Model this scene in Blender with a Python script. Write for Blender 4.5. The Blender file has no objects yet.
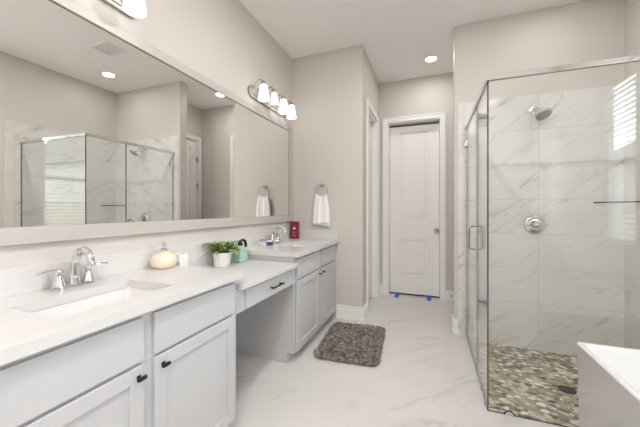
import bpy, bmesh, math, random
from mathutils import Vector, Matrix

# ------------------------------------------------------------------ camera, world, exposure
scene = bpy.context.scene
COL = scene.collection
R = math.radians

cam_data = bpy.data.cameras.new('camera')
cam_data.sensor_width = 36.0
cam_data.lens = 294.518 / 640 * 36
cam_data.shift_y = -4.29 / 640
cam_data.clip_start = 0.02
cam = bpy.data.objects.new('camera', cam_data)
COL.objects.link(cam)
cam.location = (1.565, 0.0, 1.234)
cam.rotation_euler = (R(90), 0, R(20.62))
scene.camera = cam

world = bpy.data.worlds.new('sky')
scene.world = world
world.use_nodes = True
wn = world.node_tree
wn.nodes.clear()
w_out = wn.nodes.new('ShaderNodeOutputWorld')
w_bg = wn.nodes.new('ShaderNodeBackground')
w_sky = wn.nodes.new('ShaderNodeTexSky')
w_sky.sky_type = 'NISHITA'
w_sky.sun_disc = False
w_sky.sun_elevation = R(50)
w_sky.sun_rotation = R(200)
w_sky.dust_density = 1.5
w_hsv = wn.nodes.new('ShaderNodeHueSaturation')
w_hsv.inputs['Saturation'].default_value = 0.30
w_bg.inputs['Strength'].default_value = 1.5
wn.links.new(w_sky.outputs[0], w_hsv.inputs['Color'])
wn.links.new(w_hsv.outputs[0], w_bg.inputs[0])
wn.links.new(w_bg.outputs[0], w_out.inputs[0])

scene.view_settings.view_transform = 'Standard'
scene.view_settings.look = 'None'
scene.view_settings.gamma = 1.0
scene.view_settings.use_curve_mapping = False
scene.view_settings.exposure = 0.73
scene.cycles.max_bounces = 14
scene.cycles.diffuse_bounces = 7
scene.cycles.glossy_bounces = 8
scene.cycles.transmission_bounces = 8
scene.cycles.transparent_max_bounces = 24
scene.cycles.sample_clamp_indirect = 4.0
scene.cycles.caustics_reflective = False
scene.cycles.caustics_refractive = False
scene.cycles.use_denoising = True

DOWNLIGHT_W = 13.0
SHADE_EMIT = 1.9

# daylight portals: they emit nothing of their own, they only steer sky sampling through the two window openings
for _y in (1.50, .725):
    _l = bpy.data.lights.new('window_portal', 'AREA')
    _l.shape = 'RECTANGLE'; _l.size = 1.50; _l.size_y = .60
    _l.cycles.is_portal = True
    _o = bpy.data.objects.new('window_portal', _l); COL.objects.link(_o)
    _o.location = (3.083 + .14, _y, 1.695); _o.rotation_euler = (0, R(90), 0)

# ------------------------------------------------------------------ room numbers (metres)
YV = 3.206      # wall at the far end of the vanity, and the shower's tiled back wall
XC = 0.860      # left wall of the hall
YD = 4.289      # wall with the closed door
XS = 1.783      # free end of the shower wall
XR = 3.083      # right wall
XH = 2.389      # right wall of the hall
YB = -1.60      # wall behind the camera
CEIL = 3.05
GX, GY = 1.888, 2.046   # shower glass planes
PAN = -0.045
YW = YV + 0.122
ZC = 0.891      # vanity counter
ZD = 0.813      # dressing desk counter
XF = 0.591

# ------------------------------------------------------------------ materials
def new_mat(name):
    m = bpy.data.materials.new(name)
    m.use_nodes = True
    nt = m.node_tree
    b = nt.nodes['Principled BSDF']
    return m, nt, b

def plain(name, col, rough=0.5, metal=0.0, noise=0.0, nscale=20.0, bump=0.0, spec=0.5, coat=0.0, emit=None, estr=0.0):
    m, nt, b = new_mat(name)
    b.inputs['Roughness'].default_value = rough
    b.inputs['Metallic'].default_value = metal
    b.inputs['Specular IOR Level'].default_value = spec
    b.inputs['Coat Weight'].default_value = coat
    tc = nt.nodes.new('ShaderNodeTexCoord')
    n = nt.nodes.new('ShaderNodeTexNoise')
    n.inputs['Scale'].default_value = nscale
    n.inputs['Detail'].default_value = 4
    nt.links.new(tc.outputs['Object'], n.inputs['Vector'])
    mx = nt.nodes.new('ShaderNodeMix')
    mx.data_type = 'RGBA'
    mx.inputs[6].default_value = [c * (1 - noise) for c in col] + [1]
    mx.inputs[7].default_value = [min(1, c * (1 + noise)) for c in col] + [1]
    nt.links.new(n.outputs['Fac'], mx.inputs[0])
    nt.links.new(mx.outputs[2], b.inputs['Base Color'])
    if bump:
        bp = nt.nodes.new('ShaderNodeBump')
        bp.inputs['Strength'].default_value = bump
        bp.inputs['Distance'].default_value = 0.002
        nt.links.new(n.outputs['Fac'], bp.inputs['Height'])
        nt.links.new(bp.outputs[0], b.inputs['Normal'])
    if emit:
        b.inputs['Emission Color'].default_value = list(emit) + [1]
        b.inputs['Emission Strength'].default_value = estr
    return m

def marble(name, base, vein, grout, ua, va, tw, th, ou, ov, gw=0.003, rough=0.15, vscale=1.3, vw=0.028, vamt=0.5, cloud=0.5):
    """Polished veined tile; ua/va = coordinate axes that run along and up the tiles."""
    m, nt, b = new_mat(name)
    L = nt.links
    def N(t, **k):
        n = nt.nodes.new(t)
        for a, v in k.items():
            setattr(n, a, v)
        return n
    def M(op, a, bb=None, c=None):
        n = N('ShaderNodeMath', operation=op)
        for i, x in enumerate((a, bb, c)):
            if x is None:
                continue
            if isinstance(x, (int, float)):
                n.inputs[i].default_value = x
            else:
                L.new(x, n.inputs[i])
        return n.outputs[0]
    tc = N('ShaderNodeTexCoord')
    sp = N('ShaderNodeSeparateXYZ')
    L.new(tc.outputs['Object'], sp.inputs[0])
    U = M('DIVIDE', M('SUBTRACT', sp.outputs[ua], ou), tw)
    V = M('DIVIDE', M('SUBTRACT', sp.outputs[va], ov), th)
    iu, iv = M('FLOOR', U), M('FLOOR', V)
    fu, fv = M('FRACT', U), M('FRACT', V)
    du = M('MULTIPLY', M('MINIMUM', fu, M('SUBTRACT', 1.0, fu)), tw)
    dv = M('MULTIPLY', M('MINIMUM', fv, M('SUBTRACT', 1.0, fv)), th)
    g = M('LESS_THAN', M('MINIMUM', du, dv), gw / 2)
    cid = N('ShaderNodeCombineXYZ')
    L.new(iu, cid.inputs[0]); L.new(iv, cid.inputs[1])
    wh = N('ShaderNodeTexWhiteNoise', noise_dimensions='3D')
    L.new(cid.outputs[0], wh.inputs['Vector'])
    uv = N('ShaderNodeCombineXYZ')
    L.new(sp.outputs[ua], uv.inputs[0]); L.new(sp.outputs[va], uv.inputs[1])
    off = N('ShaderNodeVectorMath', operation='SCALE')
    L.new(wh.outputs['Color'], off.inputs[0]); off.inputs['Scale'].default_value = 9.0
    ad = N('ShaderNodeVectorMath', operation='ADD')
    L.new(uv.outputs[0], ad.inputs[0]); L.new(off.outputs[0], ad.inputs[1])
    mr0 = N('ShaderNodeMapping')
    mr0.inputs['Rotation'].default_value = (0, 0, R(-38))
    L.new(ad.outputs[0], mr0.inputs[0])
    mp = N('ShaderNodeMapping')
    mp.inputs['Scale'].default_value = (0.42, 2.5, 1)
    L.new(mr0.outputs[0], mp.inputs[0])
    n1 = N('ShaderNodeTexNoise')
    n1.inputs['Scale'].default_value = vscale; n1.inputs['Detail'].default_value = 5
    n1.inputs['Roughness'].default_value = 0.55; n1.inputs['Distortion'].default_value = 0.35
    L.new(mp.outputs[0], n1.inputs['Vector'])
    d = M('ABSOLUTE', M('SUBTRACT', n1.outputs['Fac'], 0.5))
    mr = N('ShaderNodeMapRange', interpolation_type='SMOOTHSTEP')
    L.new(d, mr.inputs[0])
    mr.inputs[1].default_value = 0.0; mr.inputs[2].default_value = vw
    mr.inputs[3].default_value = 1.0; mr.inputs[4].default_value = 0.0
    n2 = N('ShaderNodeTexNoise')
    n2.inputs['Scale'].default_value = 2.2; n2.inputs['Detail'].default_value = 3
    L.new(mp.outputs[0], n2.inputs['Vector'])
    cl = N('ShaderNodeMapRange', interpolation_type='SMOOTHSTEP')
    L.new(n2.outputs['Fac'], cl.inputs[0])
    cl.inputs[1].default_value = 0.42; cl.inputs[2].default_value = 0.7
    fac = M('MULTIPLY', M('MULTIPLY', mr.outputs[0], M('ADD', M('MULTIPLY', cl.outputs[0], 0.75), 0.25)), vamt)
    fac = M('MINIMUM', M('ADD', fac, M('MULTIPLY', cl.outputs[0], 0.16 * cloud)), 1.0)
    m1 = N('ShaderNodeMix', data_type='RGBA')
    m1.inputs[6].default_value = list(base) + [1]; m1.inputs[7].default_value = list(vein) + [1]
    L.new(fac, m1.inputs[0])
    m2 = N('ShaderNodeMix', data_type='RGBA')
    L.new(m1.outputs[2], m2.inputs[6]); m2.inputs[7].default_value = list(grout) + [1]
    L.new(g, m2.inputs[0])
    L.new(m2.outputs[2], b.inputs['Base Color'])
    L.new(M('ADD', M('MULTIPLY', g, 0.5), rough), b.inputs['Roughness'])
    b.inputs['Specular IOR Level'].default_value = 0.4
    return m

def pebble_mat():
    m, nt, b = new_mat('pebble_mosaic')
    L = nt.links
    tc = nt.nodes.new('ShaderNodeTexCoord')
    nz = nt.nodes.new('ShaderNodeTexNoise'); nz.inputs['Scale'].default_value = 9
    L.new(tc.outputs['Object'], nz.inputs['Vector'])
    vs = nt.nodes.new('ShaderNodeVectorMath'); vs.operation = 'SCALE'; vs.inputs['Scale'].default_value = 0.03
    L.new(nz.outputs['Color'], vs.inputs[0])
    va = nt.nodes.new('ShaderNodeVectorMath'); va.operation = 'ADD'
    L.new(tc.outputs['Object'], va.inputs[0]); L.new(vs.outputs[0], va.inputs[1])
    mp = nt.nodes.new('ShaderNodeMapping'); mp.inputs['Scale'].default_value = (1, 1.45, 0)
    L.new(va.outputs[0], mp.inputs[0])
    v1 = nt.nodes.new('ShaderNodeTexVoronoi'); v1.inputs['Scale'].default_value = 22
    v2 = nt.nodes.new('ShaderNodeTexVoronoi'); v2.feature = 'DISTANCE_TO_EDGE'; v2.inputs['Scale'].default_value = 22
    L.new(mp.outputs[0], v1.inputs['Vector']); L.new(mp.outputs[0], v2.inputs['Vector'])
    sp = nt.nodes.new('ShaderNodeSeparateColor'); L.new(v1.outputs['Color'], sp.inputs[0])
    cr = nt.nodes.new('ShaderNodeValToRGB')
    els = cr.color_ramp.elements
    cols = [(0, (.13, .095, .065)), (.16, (.25, .195, .14)), (.34, (.37, .295, .20)), (.5, (.53, .445, .33)), (.68, (.70, .64, .53)), (.84, (.88, .83, .73))]
    els[0].position = 0; els[0].color = list(cols[0][1]) + [1]
    els[1].position = cols[1][0]; els[1].color = list(cols[1][1]) + [1]
    for p, c in cols[2:]:
        e = els.new(p); e.color = list(c) + [1]
    cr.color_ramp.interpolation = 'CONSTANT'
    L.new(sp.outputs[0], cr.inputs[0])
    gr = nt.nodes.new('ShaderNodeMapRange'); gr.inputs[1].default_value = 0.03; gr.inputs[2].default_value = 0.09
    L.new(v2.outputs['Distance'], gr.inputs[0])
    mx = nt.nodes.new('ShaderNodeMix'); mx.data_type = 'RGBA'
    mx.inputs[6].default_value = (.40, .35, .275, 1)
    L.new(gr.outputs[0], mx.inputs[0]); L.new(cr.outputs[0], mx.inputs[7])
    L.new(mx.outputs[2], b.inputs['Base Color'])
    bp = nt.nodes.new('ShaderNodeBump'); bp.inputs['Strength'].default_value = 0.6; bp.inputs['Distance'].default_value = 0.006
    sm = nt.nodes.new('ShaderNodeMapRange'); sm.interpolation_type = 'SMOOTHSTEP'; sm.inputs[2].default_value = 0.35
    L.new(v2.outputs['Distance'], sm.inputs[0]); L.new(sm.outputs[0], bp.inputs['Height'])
    L.new(bp.outputs[0], b.inputs['Normal'])
    b.inputs['Roughness'].default_value = 0.4
    return m

def clear_glass(name, tint=(.985, .993, .989), refl=1.0):
    """Sheet glass: straight-through transmission plus a true Fresnel mirror reflection on both faces."""
    m = bpy.data.materials.new(name); m.use_nodes = True
    nt = m.node_tree; nt.nodes.clear(); L = nt.links
    out = nt.nodes.new('ShaderNodeOutputMaterial')
    tr = nt.nodes.new('ShaderNodeBsdfTransparent'); tr.inputs[0].default_value = list(tint) + [1]
    gl = nt.nodes.new('ShaderNodeBsdfGlossy'); gl.inputs['Roughness'].default_value = 0.0
    gl.inputs['Color'].default_value = (refl, refl, refl, 1)
    geo = nt.nodes.new('ShaderNodeNewGeometry')
    ior = nt.nodes.new('ShaderNodeMapRange')
    ior.inputs[3].default_value = 1.52; ior.inputs[4].default_value = 1 / 1.52
    L.new(geo.outputs['Backfacing'], ior.inputs[0])
    fr = nt.nodes.new('ShaderNodeFresnel'); L.new(ior.outputs[0], fr.inputs['IOR'])
    mx = nt.nodes.new('ShaderNodeMixShader')
    L.new(fr.outputs[0], mx.inputs[0]); L.new(tr.outputs[0], mx.inputs[1]); L.new(gl.outputs[0], mx.inputs[2])
    L.new(mx.outputs[0], out.inputs[0])
    return m

def emitter(name, col, strength):
    m = bpy.data.materials.new(name); m.use_nodes = True
    nt = m.node_tree; nt.nodes.clear()
    out = nt.nodes.new('ShaderNodeOutputMaterial')
    e = nt.nodes.new('ShaderNodeEmission'); e.inputs[0].default_value = list(col) + [1]; e.inputs[1].default_value = strength
    nt.links.new(e.outputs[0], out.inputs[0])
    return m

M = dict(
    wall=plain('wall_paint', (.62, .588, .555), .6, noise=.02, nscale=60, bump=.15),
    ceil=plain('ceiling_paint', (.92, .90, .88), .7, noise=.02, nscale=80, bump=.2),
    trim=plain('white_trim_paint', (.84, .835, .82), .35, noise=.01),
    cab=plain('grey_cabinet_paint', (.53, .535, .545), .38, noise=.015),
    toe=plain('dark_toe_kick', (.30, .30, .30), .6),
    top=plain('white_quartz', (.66, .652, .644), .22, noise=.012, nscale=90),
    basin=plain('white_porcelain', (.72, .715, .71), .12, noise=.005, coat=.3),
    tub=plain('white_acrylic', (.70, .705, .725), .14, noise=.004, coat=.4),
    chrome=plain('chrome', (.74, .74, .75), .07, 1.0, noise=.01),
    nickel=plain('brushed_nickel', (.44, .415, .385), .38, 1.0, noise=.06, nscale=70),
    black=plain('matte_black_metal', (.012, .012, .014), .35, .3, noise=.1),
    frame=plain('pale_taupe_frame', (.52, .48, .45), .42, noise=.05, nscale=30),
    mirror=plain('mirror_silver', (.92, .92, .895), .0, 1.0),
    glass=clear_glass('shower_glass'),
    pane=clear_glass('window_glass', (.97, .98, .98)),
    gedge=plain('green_glass_edge', (.012, .024, .019), .15, noise=.1),
    towel=plain('white_terry', (.92, .915, .90), .95, noise=.04, nscale=400, bump=.8, spec=.1),
    rugb=plain('rug_backing', (.07, .058, .053), .95, noise=.2),
    cream=plain('cream_ceramic', (.80, .70, .56), .4, noise=.05, nscale=30),
    white=plain('white_ceramic', (.86, .85, .84), .3, noise=.01),
    soil=plain('potting_soil', (.035, .024, .017), .95, noise=.4, nscale=200, bump=1),
    red=plain('burgundy_card', (.17, .010, .028), .4, noise=.05),
    print=plain('white_print', (.80, .74, .74), .6),
    blue=plain('navy_card', (.045, .075, .20), .4, noise=.1),
    tape=plain('blue_masking_tape', (.03, .13, .48), .6, noise=.08),
    dark=plain('dark_gap', (.01, .01, .01), .9),
    drain=plain('dark_bronze_drain', (.03, .028, .025), .35, .8),
    blind=plain('white_faux_wood_slats', (.86, .86, .85), .45, noise=.01),
    vinyl=plain('white_vinyl', (.85, .85, .85), .35, noise=.01),
    pebble=pebble_mat(),
    grass=plain('lawn', (.14, .20, .07), .95, noise=.4, nscale=9),
    wood=plain('grey_fence_wood', (.36, .32, .27), .85, noise=.25, nscale=14),
    stucco=plain('neighbour_stucco', (.55, .53, .50), .85, noise=.06),
    shingle=plain('roof_shingles', (.20, .19, .18), .9, noise=.2, nscale=12),
)
M['floor'] = marble('marble_floor_tile', (.64, .626, .612), (.47, .445, .42), (.56, .53, .49), 0, 1, .61, .61, 1.121, 1.85, gw=.0045, rough=.16, vscale=1.2, vw=.03, vamt=.50)
M['tile_b'] = marble('marble_tile_back', (.73, .73, .72), (.40, .385, .36), (.47, .455, .425), 0, 2, .61, .318, 2.48, .053, rough=.12, vscale=1.7, vw=.020, vamt=.62)
M['tile_r'] = marble('marble_tile_right', (.71, .70, .68), (.42, .40, .36), (.47, .455, .425), 1, 2, .61, .318, 2.60, .053, rough=.12, vscale=1.7, vw=.020, vamt=.62)

def leaf_mat():
    m, nt, b = new_mat('leaf_green')
    tc = nt.nodes.new('ShaderNodeTexCoord'); n = nt.nodes.new('ShaderNodeTexNoise'); n.inputs['Scale'].default_value = 30
    nt.links.new(tc.outputs['Object'], n.inputs['Vector'])
    cr = nt.nodes.new('ShaderNodeValToRGB')
    cr.color_ramp.elements[0].position = .35; cr.color_ramp.elements[0].color = (.10, .17, .05, 1)
    cr.color_ramp.elements[1].position = .65; cr.color_ramp.elements[1].color = (.38, .48, .19, 1)
    nt.links.new(n.outputs['Fac'], cr.inputs[0]); nt.links.new(cr.outputs[0], b.inputs['Base Color'])
    b.inputs['Roughness'].default_value = .5
    return m
M['leaf'] = leaf_mat()

def rug_mat():
    m, nt, b = new_mat('shaggy_rug_yarn')
    tc = nt.nodes.new('ShaderNodeTexCoord'); n = nt.nodes.new('ShaderNodeTexNoise')
    n.inputs['Scale'].default_value = 38; n.inputs['Detail'].default_value = 6
    nt.links.new(tc.outputs['Object'], n.inputs['Vector'])
    cr = nt.nodes.new('ShaderNodeValToRGB')
    cr.color_ramp.elements[0].position = .36; cr.color_ramp.elements[0].color = (.15, .125, .117, 1)
    cr.color_ramp.elements[1].position = .66; cr.color_ramp.elements[1].color = (.50, .43, .405, 1)
    nt.links.new(n.outputs['Fac'], cr.inputs[0]); nt.links.new(cr.outputs[0], b.inputs['Base Color'])
    b.inputs['Roughness'].default_value = .8
    b.inputs['Sheen Weight'].default_value = .3
    return m
M['rug'] = rug_mat()

def mint_mat(name, col, a):
    m, nt, b = new_mat(name)
    b.inputs['Base Color'].default_value = list(col) + [1]
    b.inputs['Roughness'].default_value = .12
    b.inputs['Alpha'].default_value = a
    b.inputs['Coat Weight'].default_value = .5
    return m
M['mint'] = mint_mat('mint_liquid_bottle', (.47, .71, .58), .8)
M['jar'] = mint_mat('clear_jar_glass', (.80, .84, .88), .45)
M['shade'] = emitter('lit_frosted_shade', (1.0, .955, .91), SHADE_EMIT)
M['shade_dim'] = plain('unlit_frosted_shade', (.78, .76, .73), .3, emit=(1, .95, .88), estr=.12)
M['led'] = emitter('downlight_lens', (1.0, .93, .84), 9.0)

# ------------------------------------------------------------------ mesh builder
class MB:
    def __init__(s):
        s.bm = bmesh.new()
        s.mats = [0]
    def _merge(s, b2, smooth=False, mi=0, mtx=None):
        if mtx is not None:
            bmesh.ops.transform(b2, matrix=mtx, verts=b2.verts)
        for f in b2.faces:
            f.smooth = smooth
            if mi:
                f.material_index = mi
        me = bpy.data.meshes.new('tmp')
        b2.to_mesh(me); b2.free()
        s.bm.from_mesh(me)
        bpy.data.meshes.remove(me)
        return s
    def box(s, x0, x1, y0, y1, z0, z1, bev=0.0, seg=2, mi=0, mtx=None):
        b = bmesh.new()
        bmesh.ops.create_cube(b, size=1)
        for v in b.verts:
            v.co = Vector(((x0 + x1) / 2 + v.co.x * (x1 - x0), (y0 + y1) / 2 + v.co.y * (y1 - y0), (z0 + z1) / 2 + v.co.z * (z1 - z0)))
        if bev:
            bmesh.ops.bevel(b, geom=b.edges[:], offset=bev, segments=seg, profile=.5, affect='EDGES')
        return s._merge(b, False, mi, mtx)
    def lathe(s, prof, n=24, mtx=None, mi=0, sy=1.0):
        """prof = [(radius, z), ...] spun about z."""
        b = bmesh.new()
        rings = []
        for r, z in prof:
            if r < 1e-5:
                rings.append([b.verts.new((0, 0, z))])
            else:
                rings.append([b.verts.new((r * math.cos(2 * math.pi * k / n), r * sy * math.sin(2 * math.pi * k / n), z)) for k in range(n)])
        for a, c in zip(rings, rings[1:]):
            for k in range(n):
                k2 = (k + 1) % n
                if len(a) == 1 and len(c) == 1:
                    continue
                if len(a) == 1:
                    b.faces.new((a[0], c[k], c[k2]))
                elif len(c) == 1:
                    b.faces.new((a[k], c[0], a[k2]))
                else:
                    b.faces.new((a[k], c[k], c[k2], a[k2]))
        for e in (rings[0], rings[-1]):
            if len(e) > 1:
                b.faces.new(e)
        bmesh.ops.recalc_face_normals(b, faces=b.faces[:])
        return s._merge(b, True, mi, mtx)
    def tube(s, pts, rad, n=12, closed=False, mi=0, mtx=None, flat=1.0):
        pts = [Vector(p) for p in pts]
        if not isinstance(rad, (list, tuple)):
            rad = [rad] * len(pts)
        b = bmesh.new()
        rings = []
        N = len(pts)
        prev = None
        for i, p in enumerate(pts):
            if closed:
                t = (pts[(i + 1) % N] - pts[i - 1]).normalized()
            else:
                t = (pts[min(i + 1, N - 1)] - pts[max(i - 1, 0)]).normalized()
            if prev is None:
                a = Vector((0, 0, 1)) if abs(t.z) < .9 else Vector((1, 0, 0))
                u = t.cross(a).normalized()
            else:
                u = (prev - t * prev.dot(t)).normalized()
            prev = u
            w = t.cross(u)
            rings.append([b.verts.new(p + rad[i] * (u * math.cos(2 * math.pi * k / n) + w * flat * math.sin(2 * math.pi * k / n))) for k in range(n)])
        pairs = list(zip(rings, rings[1:] + ([rings[0]] if closed else [])))
        if not closed:
            pairs = list(zip(rings, rings[1:]))
        for a, c in pairs:
            for k in range(n):
                b.faces.new((a[k], c[k], c[(k + 1) % n], a[(k + 1) % n]))
        if not closed:
            b.faces.new(rings[0]); b.faces.new(rings[-1])
        bmesh.ops.recalc_face_normals(b, faces=b.faces[:])
        return s._merge(b, True, mi, mtx)
    def prism(s, pts, z0, z1, bev=0.0, mi=0, mtx=None, smooth=False):
        b = bmesh.new()
        lo = [b.verts.new((x, y, z0)) for x, y in pts]
        hi = [b.verts.new((x, y, z1)) for x, y in pts]
        n = len(pts)
        b.faces.new(lo[::-1]); b.faces.new(hi)
        for i in range(n):
            b.faces.new((lo[i], lo[(i + 1) % n], hi[(i + 1) % n], hi[i]))
        bmesh.ops.recalc_face_normals(b, faces=b.faces[:])
        if bev:
            es = [e for e in b.edges if abs(e.verts[0].co.z - e.verts[1].co.z) < 1e-6]
            bmesh.ops.bevel(b, geom=es, offset=bev, segments=2, profile=.5, affect='EDGES')
        return s._merge(b, smooth, mi, mtx)
    def quad(s, *vs):
        s.bm.faces.new([s.bm.verts.new(v) for v in vs])
        return s

def build(name, mb, mat, parent=None, world=False, kind=None):
    me = bpy.data.meshes.new(name)
    if world and parent is not None:
        loc = Vector(parent.location)
        p = parent.parent
        while p is not None:
            loc += Vector(p.location); p = p.parent
        bmesh.ops.translate(mb.bm, vec=-loc, verts=mb.bm.verts)
    mb.bm.to_mesh(me); mb.bm.free()
    for mm in (mat if isinstance(mat, (list, tuple)) else [mat]):
        me.materials.append(mm)
    if any(p.use_smooth for p in me.polygons):
        try:
            me.set_sharp_from_angle(angle=R(40))
        except Exception:
            pass
    o = bpy.data.objects.new(name, me)
    COL.objects.link(o)
    if parent is not None:
        o.parent = parent
    if kind:
        o['kind'] = kind
    return o

def tag(o, label, cat, group=None):
    o['label'] = label; o['category'] = cat
    if group:
        o['group'] = group
    return o

def thing(name, label, cat, loc=(0, 0, 0), rz=0.0, group=None):
    o = bpy.data.objects.new(name, None)
    o.empty_display_size = .05
    COL.objects.link(o)
    o.location = loc; o.rotation_euler = (0, 0, rz)
    return tag(o, label, cat, group)

def struct(name, mb, mat):
    return build(name, mb, mat, kind='structure')

def copy_tree(o, parent=None):
    c = o.copy(); COL.objects.link(c); c.parent = parent
    for ch in list(o.children):
        copy_tree(ch, c)
    return c

def RX(a): return Matrix.Rotation(R(a), 4, 'X')
def RY(a): return Matrix.Rotation(R(a), 4, 'Y')
def RZ(a): return Matrix.Rotation(R(a), 4, 'Z')
def T(x, y, z): return Matrix.Translation((x, y, z))

# ------------------------------------------------------------------ the room shell
m = MB()
m.box(-.12, GX, YB - .12, YW, -.12, 0)
m.box(GX, XR, YB - .12, GY, -.12, 0)
m.box(GX, XR + .12, YB - .12, GY, -.12, -.001)
m.box(-.12, XR + .12, YW, YD + .6, -.12, 0)
struct('floor', m, M['floor'])
m = MB()
m.box(GX - .01, XR + .12, GY - .01, YW, -.16, PAN)
struct('floor_shower', m, M['pebble'])
m = MB()
m.box(GX, GX + .012, GY, YV, PAN, -.0005)
m.box(GX, XR, GY, GY + .012, PAN, -.0005)
struct('trim_11', m, M['tile_b'])
m = MB(); m.box(-.12, XR + .15, YB - .12, YD + .6, CEIL, CEIL + .12)
struct('ceiling', m, M['ceil'])
m = MB(); m.box(-.12, 0, YB, YV, 0, CEIL)
struct('wall_left', m, M['wall'])
m = MB(); m.box(-.12, XC, YV, YW, 0, CEIL)
struct('wall_vanity_end', m, M['wall'])
# hall left wall with a doorway
HY0, HY1, HZ = 3.49, 4.15, 2.47
m = MB()
m.box(XC - .12, XC, YW, HY0, 0, CEIL); m.box(XC - .12, XC, HY1, YD, 0, CEIL); m.box(XC - .12, XC, HY0, HY1, HZ, CEIL)
struct('wall_hall_left', m, M['wall'])
# wall with the closed door
DX0, DX1, DZ = .985, 1.692, 2.468
m = MB()
m.box(XC - .12, DX0, YD, YD + .18, 0, CEIL); m.box(DX1, XH + .12, YD, YD + .18, 0, CEIL); m.box(DX0, DX1, YD, YD + .18, DZ, CEIL)
struct('wall_hall_end', m, M['wall'])
# hall right wall with a doorway (seen in the mirror)
QY0, QY1 = 3.44, 4.20
m = MB()
m.box(XH, XH + .12, YW, QY0, 0, CEIL); m.box(XH, XH + .12, QY1, YD, 0, CEIL); m.box(XH, XH + .12, QY0, QY1, HZ, CEIL)
struct('wall_hall_right', m, M['wall'])
m = MB(); m.box(XS, XR + .15, YV, YW, -.12, CEIL)
struct('wall_shower_back', m, M['wall'])
# unseen walls added behind the three doors to block leaking sky light
m = MB(); m.box(-.24, XR + .24, YD + .6, YD + .72, -.12, CEIL + .12)
struct('wall_light_block_hall', m, M['wall'])
m = MB(); m.box(-.24, -.12, YV, YD + .6, -.12, CEIL + .12)
struct('wall_light_block_left', m, M['wall'])
m = MB(); m.box(XR + .12, XR + .24, YW + .001, YD + .6, -.12, CEIL + .12)
struct('wall_light_block_right', m, M['wall'])
m = MB(); m.box(-.12, XR + .15, YB - .12, YB, 0, CEIL)
struct('wall_behind', m, M['wall'])
# right wall with two windows
W1, W2, WZ0, WZ1 = (1.19, 1.81), (.415, 1.035), .93, 2.46
m = MB()
WT = .15
m.box(XR, XR + WT, YB, W2[0], 0, CEIL)
m.box(XR, XR + WT, W2[1], W1[0], 0, CEIL)
m.box(XR, XR + WT, W1[1], YW, PAN - .1, CEIL)
for a, b in (W1, W2):
    m.box(XR, XR + WT, a, b, 0, WZ0); m.box(XR, XR + WT, a, b, WZ1, CEIL)
struct('wall_right', m, M['wall'])
# shower wall tile
m = MB(); m.box(1.817, XR, YV - .010, YV, PAN, 2.278)
struct('wall_shower_back_tile', m, M['tile_b'])
m = MB(); m.box(XR - .010, XR, 1.913, YV - .010, PAN, 2.278)
struct('wall_shower_right_tile', m, M['tile_r'])

# baseboards: stepped profile
def baseboard(name, segs, h=.15):
    m = MB()
    for x0, x1, y0, y1 in segs:
        m.box(x0, x1, y0, y1, 0, h - .035, .002)
        dx = .006 if (x1 - x0) < (y1 - y0) else 0
        dy = .006 if not dx else 0
        sx0, sx1, sy0, sy1 = x0, x1, y0, y1
        if dx:
            if name in ('baseboard_hall_right', 'baseboard_right'): sx0 += dx
            else: sx1 -= dx
        else:
            if name == 'baseboard_behind': sy1 -= dy
            else: sy0 += dy
        m.box(sx0, sx1, sy0, sy1, h - .036, h, .002)
    return struct(name, m, M['trim'])
baseboard('baseboard_vanity_end', [(.56, XC + .015, YV - .015, YV)])
baseboard('baseboard_hall_left', [(XC, XC + .015, YV, 3.41), (XC, XC + .015, 4.23, YD)])
baseboard('baseboard_hall_end', [(XC + .015, DX0 - .07, YD - .015, YD), (DX1 + .06, XH, YD - .015, YD)])
baseboard('baseboard_shower_end', [(XS - .002, 1.817, YV - .015, YV)])
m = MB(); m.box(XS - .015, XS, YV - .015, YW, 0, .15, .002); struct('baseboard_shower_return', m, M['trim'])
baseboard('baseboard_right', [(XR - .015, XR, YB, 1.90)])
baseboard('baseboard_behind', [(0, XR - .015, YB, YB + .015)])
m = MB(); m.box(0, .015, YB + .015, .245, 0, .15, .002); struct('baseboard_left', m, M['trim'])

# door casings: two-step moulding around an opening, built in local coordinates then turned
def casing(name, w, h, mtx, wl=.07, wr=.07, jamb=.14):
    """opening w wide, h high; local x along wall, local y = into wall (+), z up; face at y=0"""
    m = MB()
    for (x0, x1, z0, z1) in ((-wl, 0, 0, h + wl), (w, w + wr, 0, h + wl), (0, w, h, h + wl)):
        m.box(x0, x1, -.014, 0, z0, z1, .003, mtx=mtx)
    # raised outer bead
    m.box(-wl, -wl + .018, -.020, -.012, 0, h + wl, .003, mtx=mtx)
    m.box(w + wr - .018, w + wr, -.020, -.012, 0, h + wl, .003, mtx=mtx)
    m.box(-wl, w + wr, -.020, -.012, h + wl - .018, h + wl, .003, mtx=mtx)
    # jambs
    m.box(0, .014, 0, jamb, 0, h, mtx=mtx); m.box(w - .014, w, 0, jamb, 0, h, mtx=mtx)
    m.box(.014, w - .014, 0, jamb, h - .014, h, mtx=mtx)
    return struct(name, m, M['trim'])
casing('trim_1', DX1 - DX0, DZ, T(DX0, YD, 0), .068, .060, .18)
casing('trim_2', HY1 - HY0, HZ, T(XC, HY0, 0) @ RZ(90), .075, .075, .12)
casing('trim_3', QY1 - QY0, HZ, T(XH, QY1, 0) @ RZ(-90), .07, .07, .12)

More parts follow.
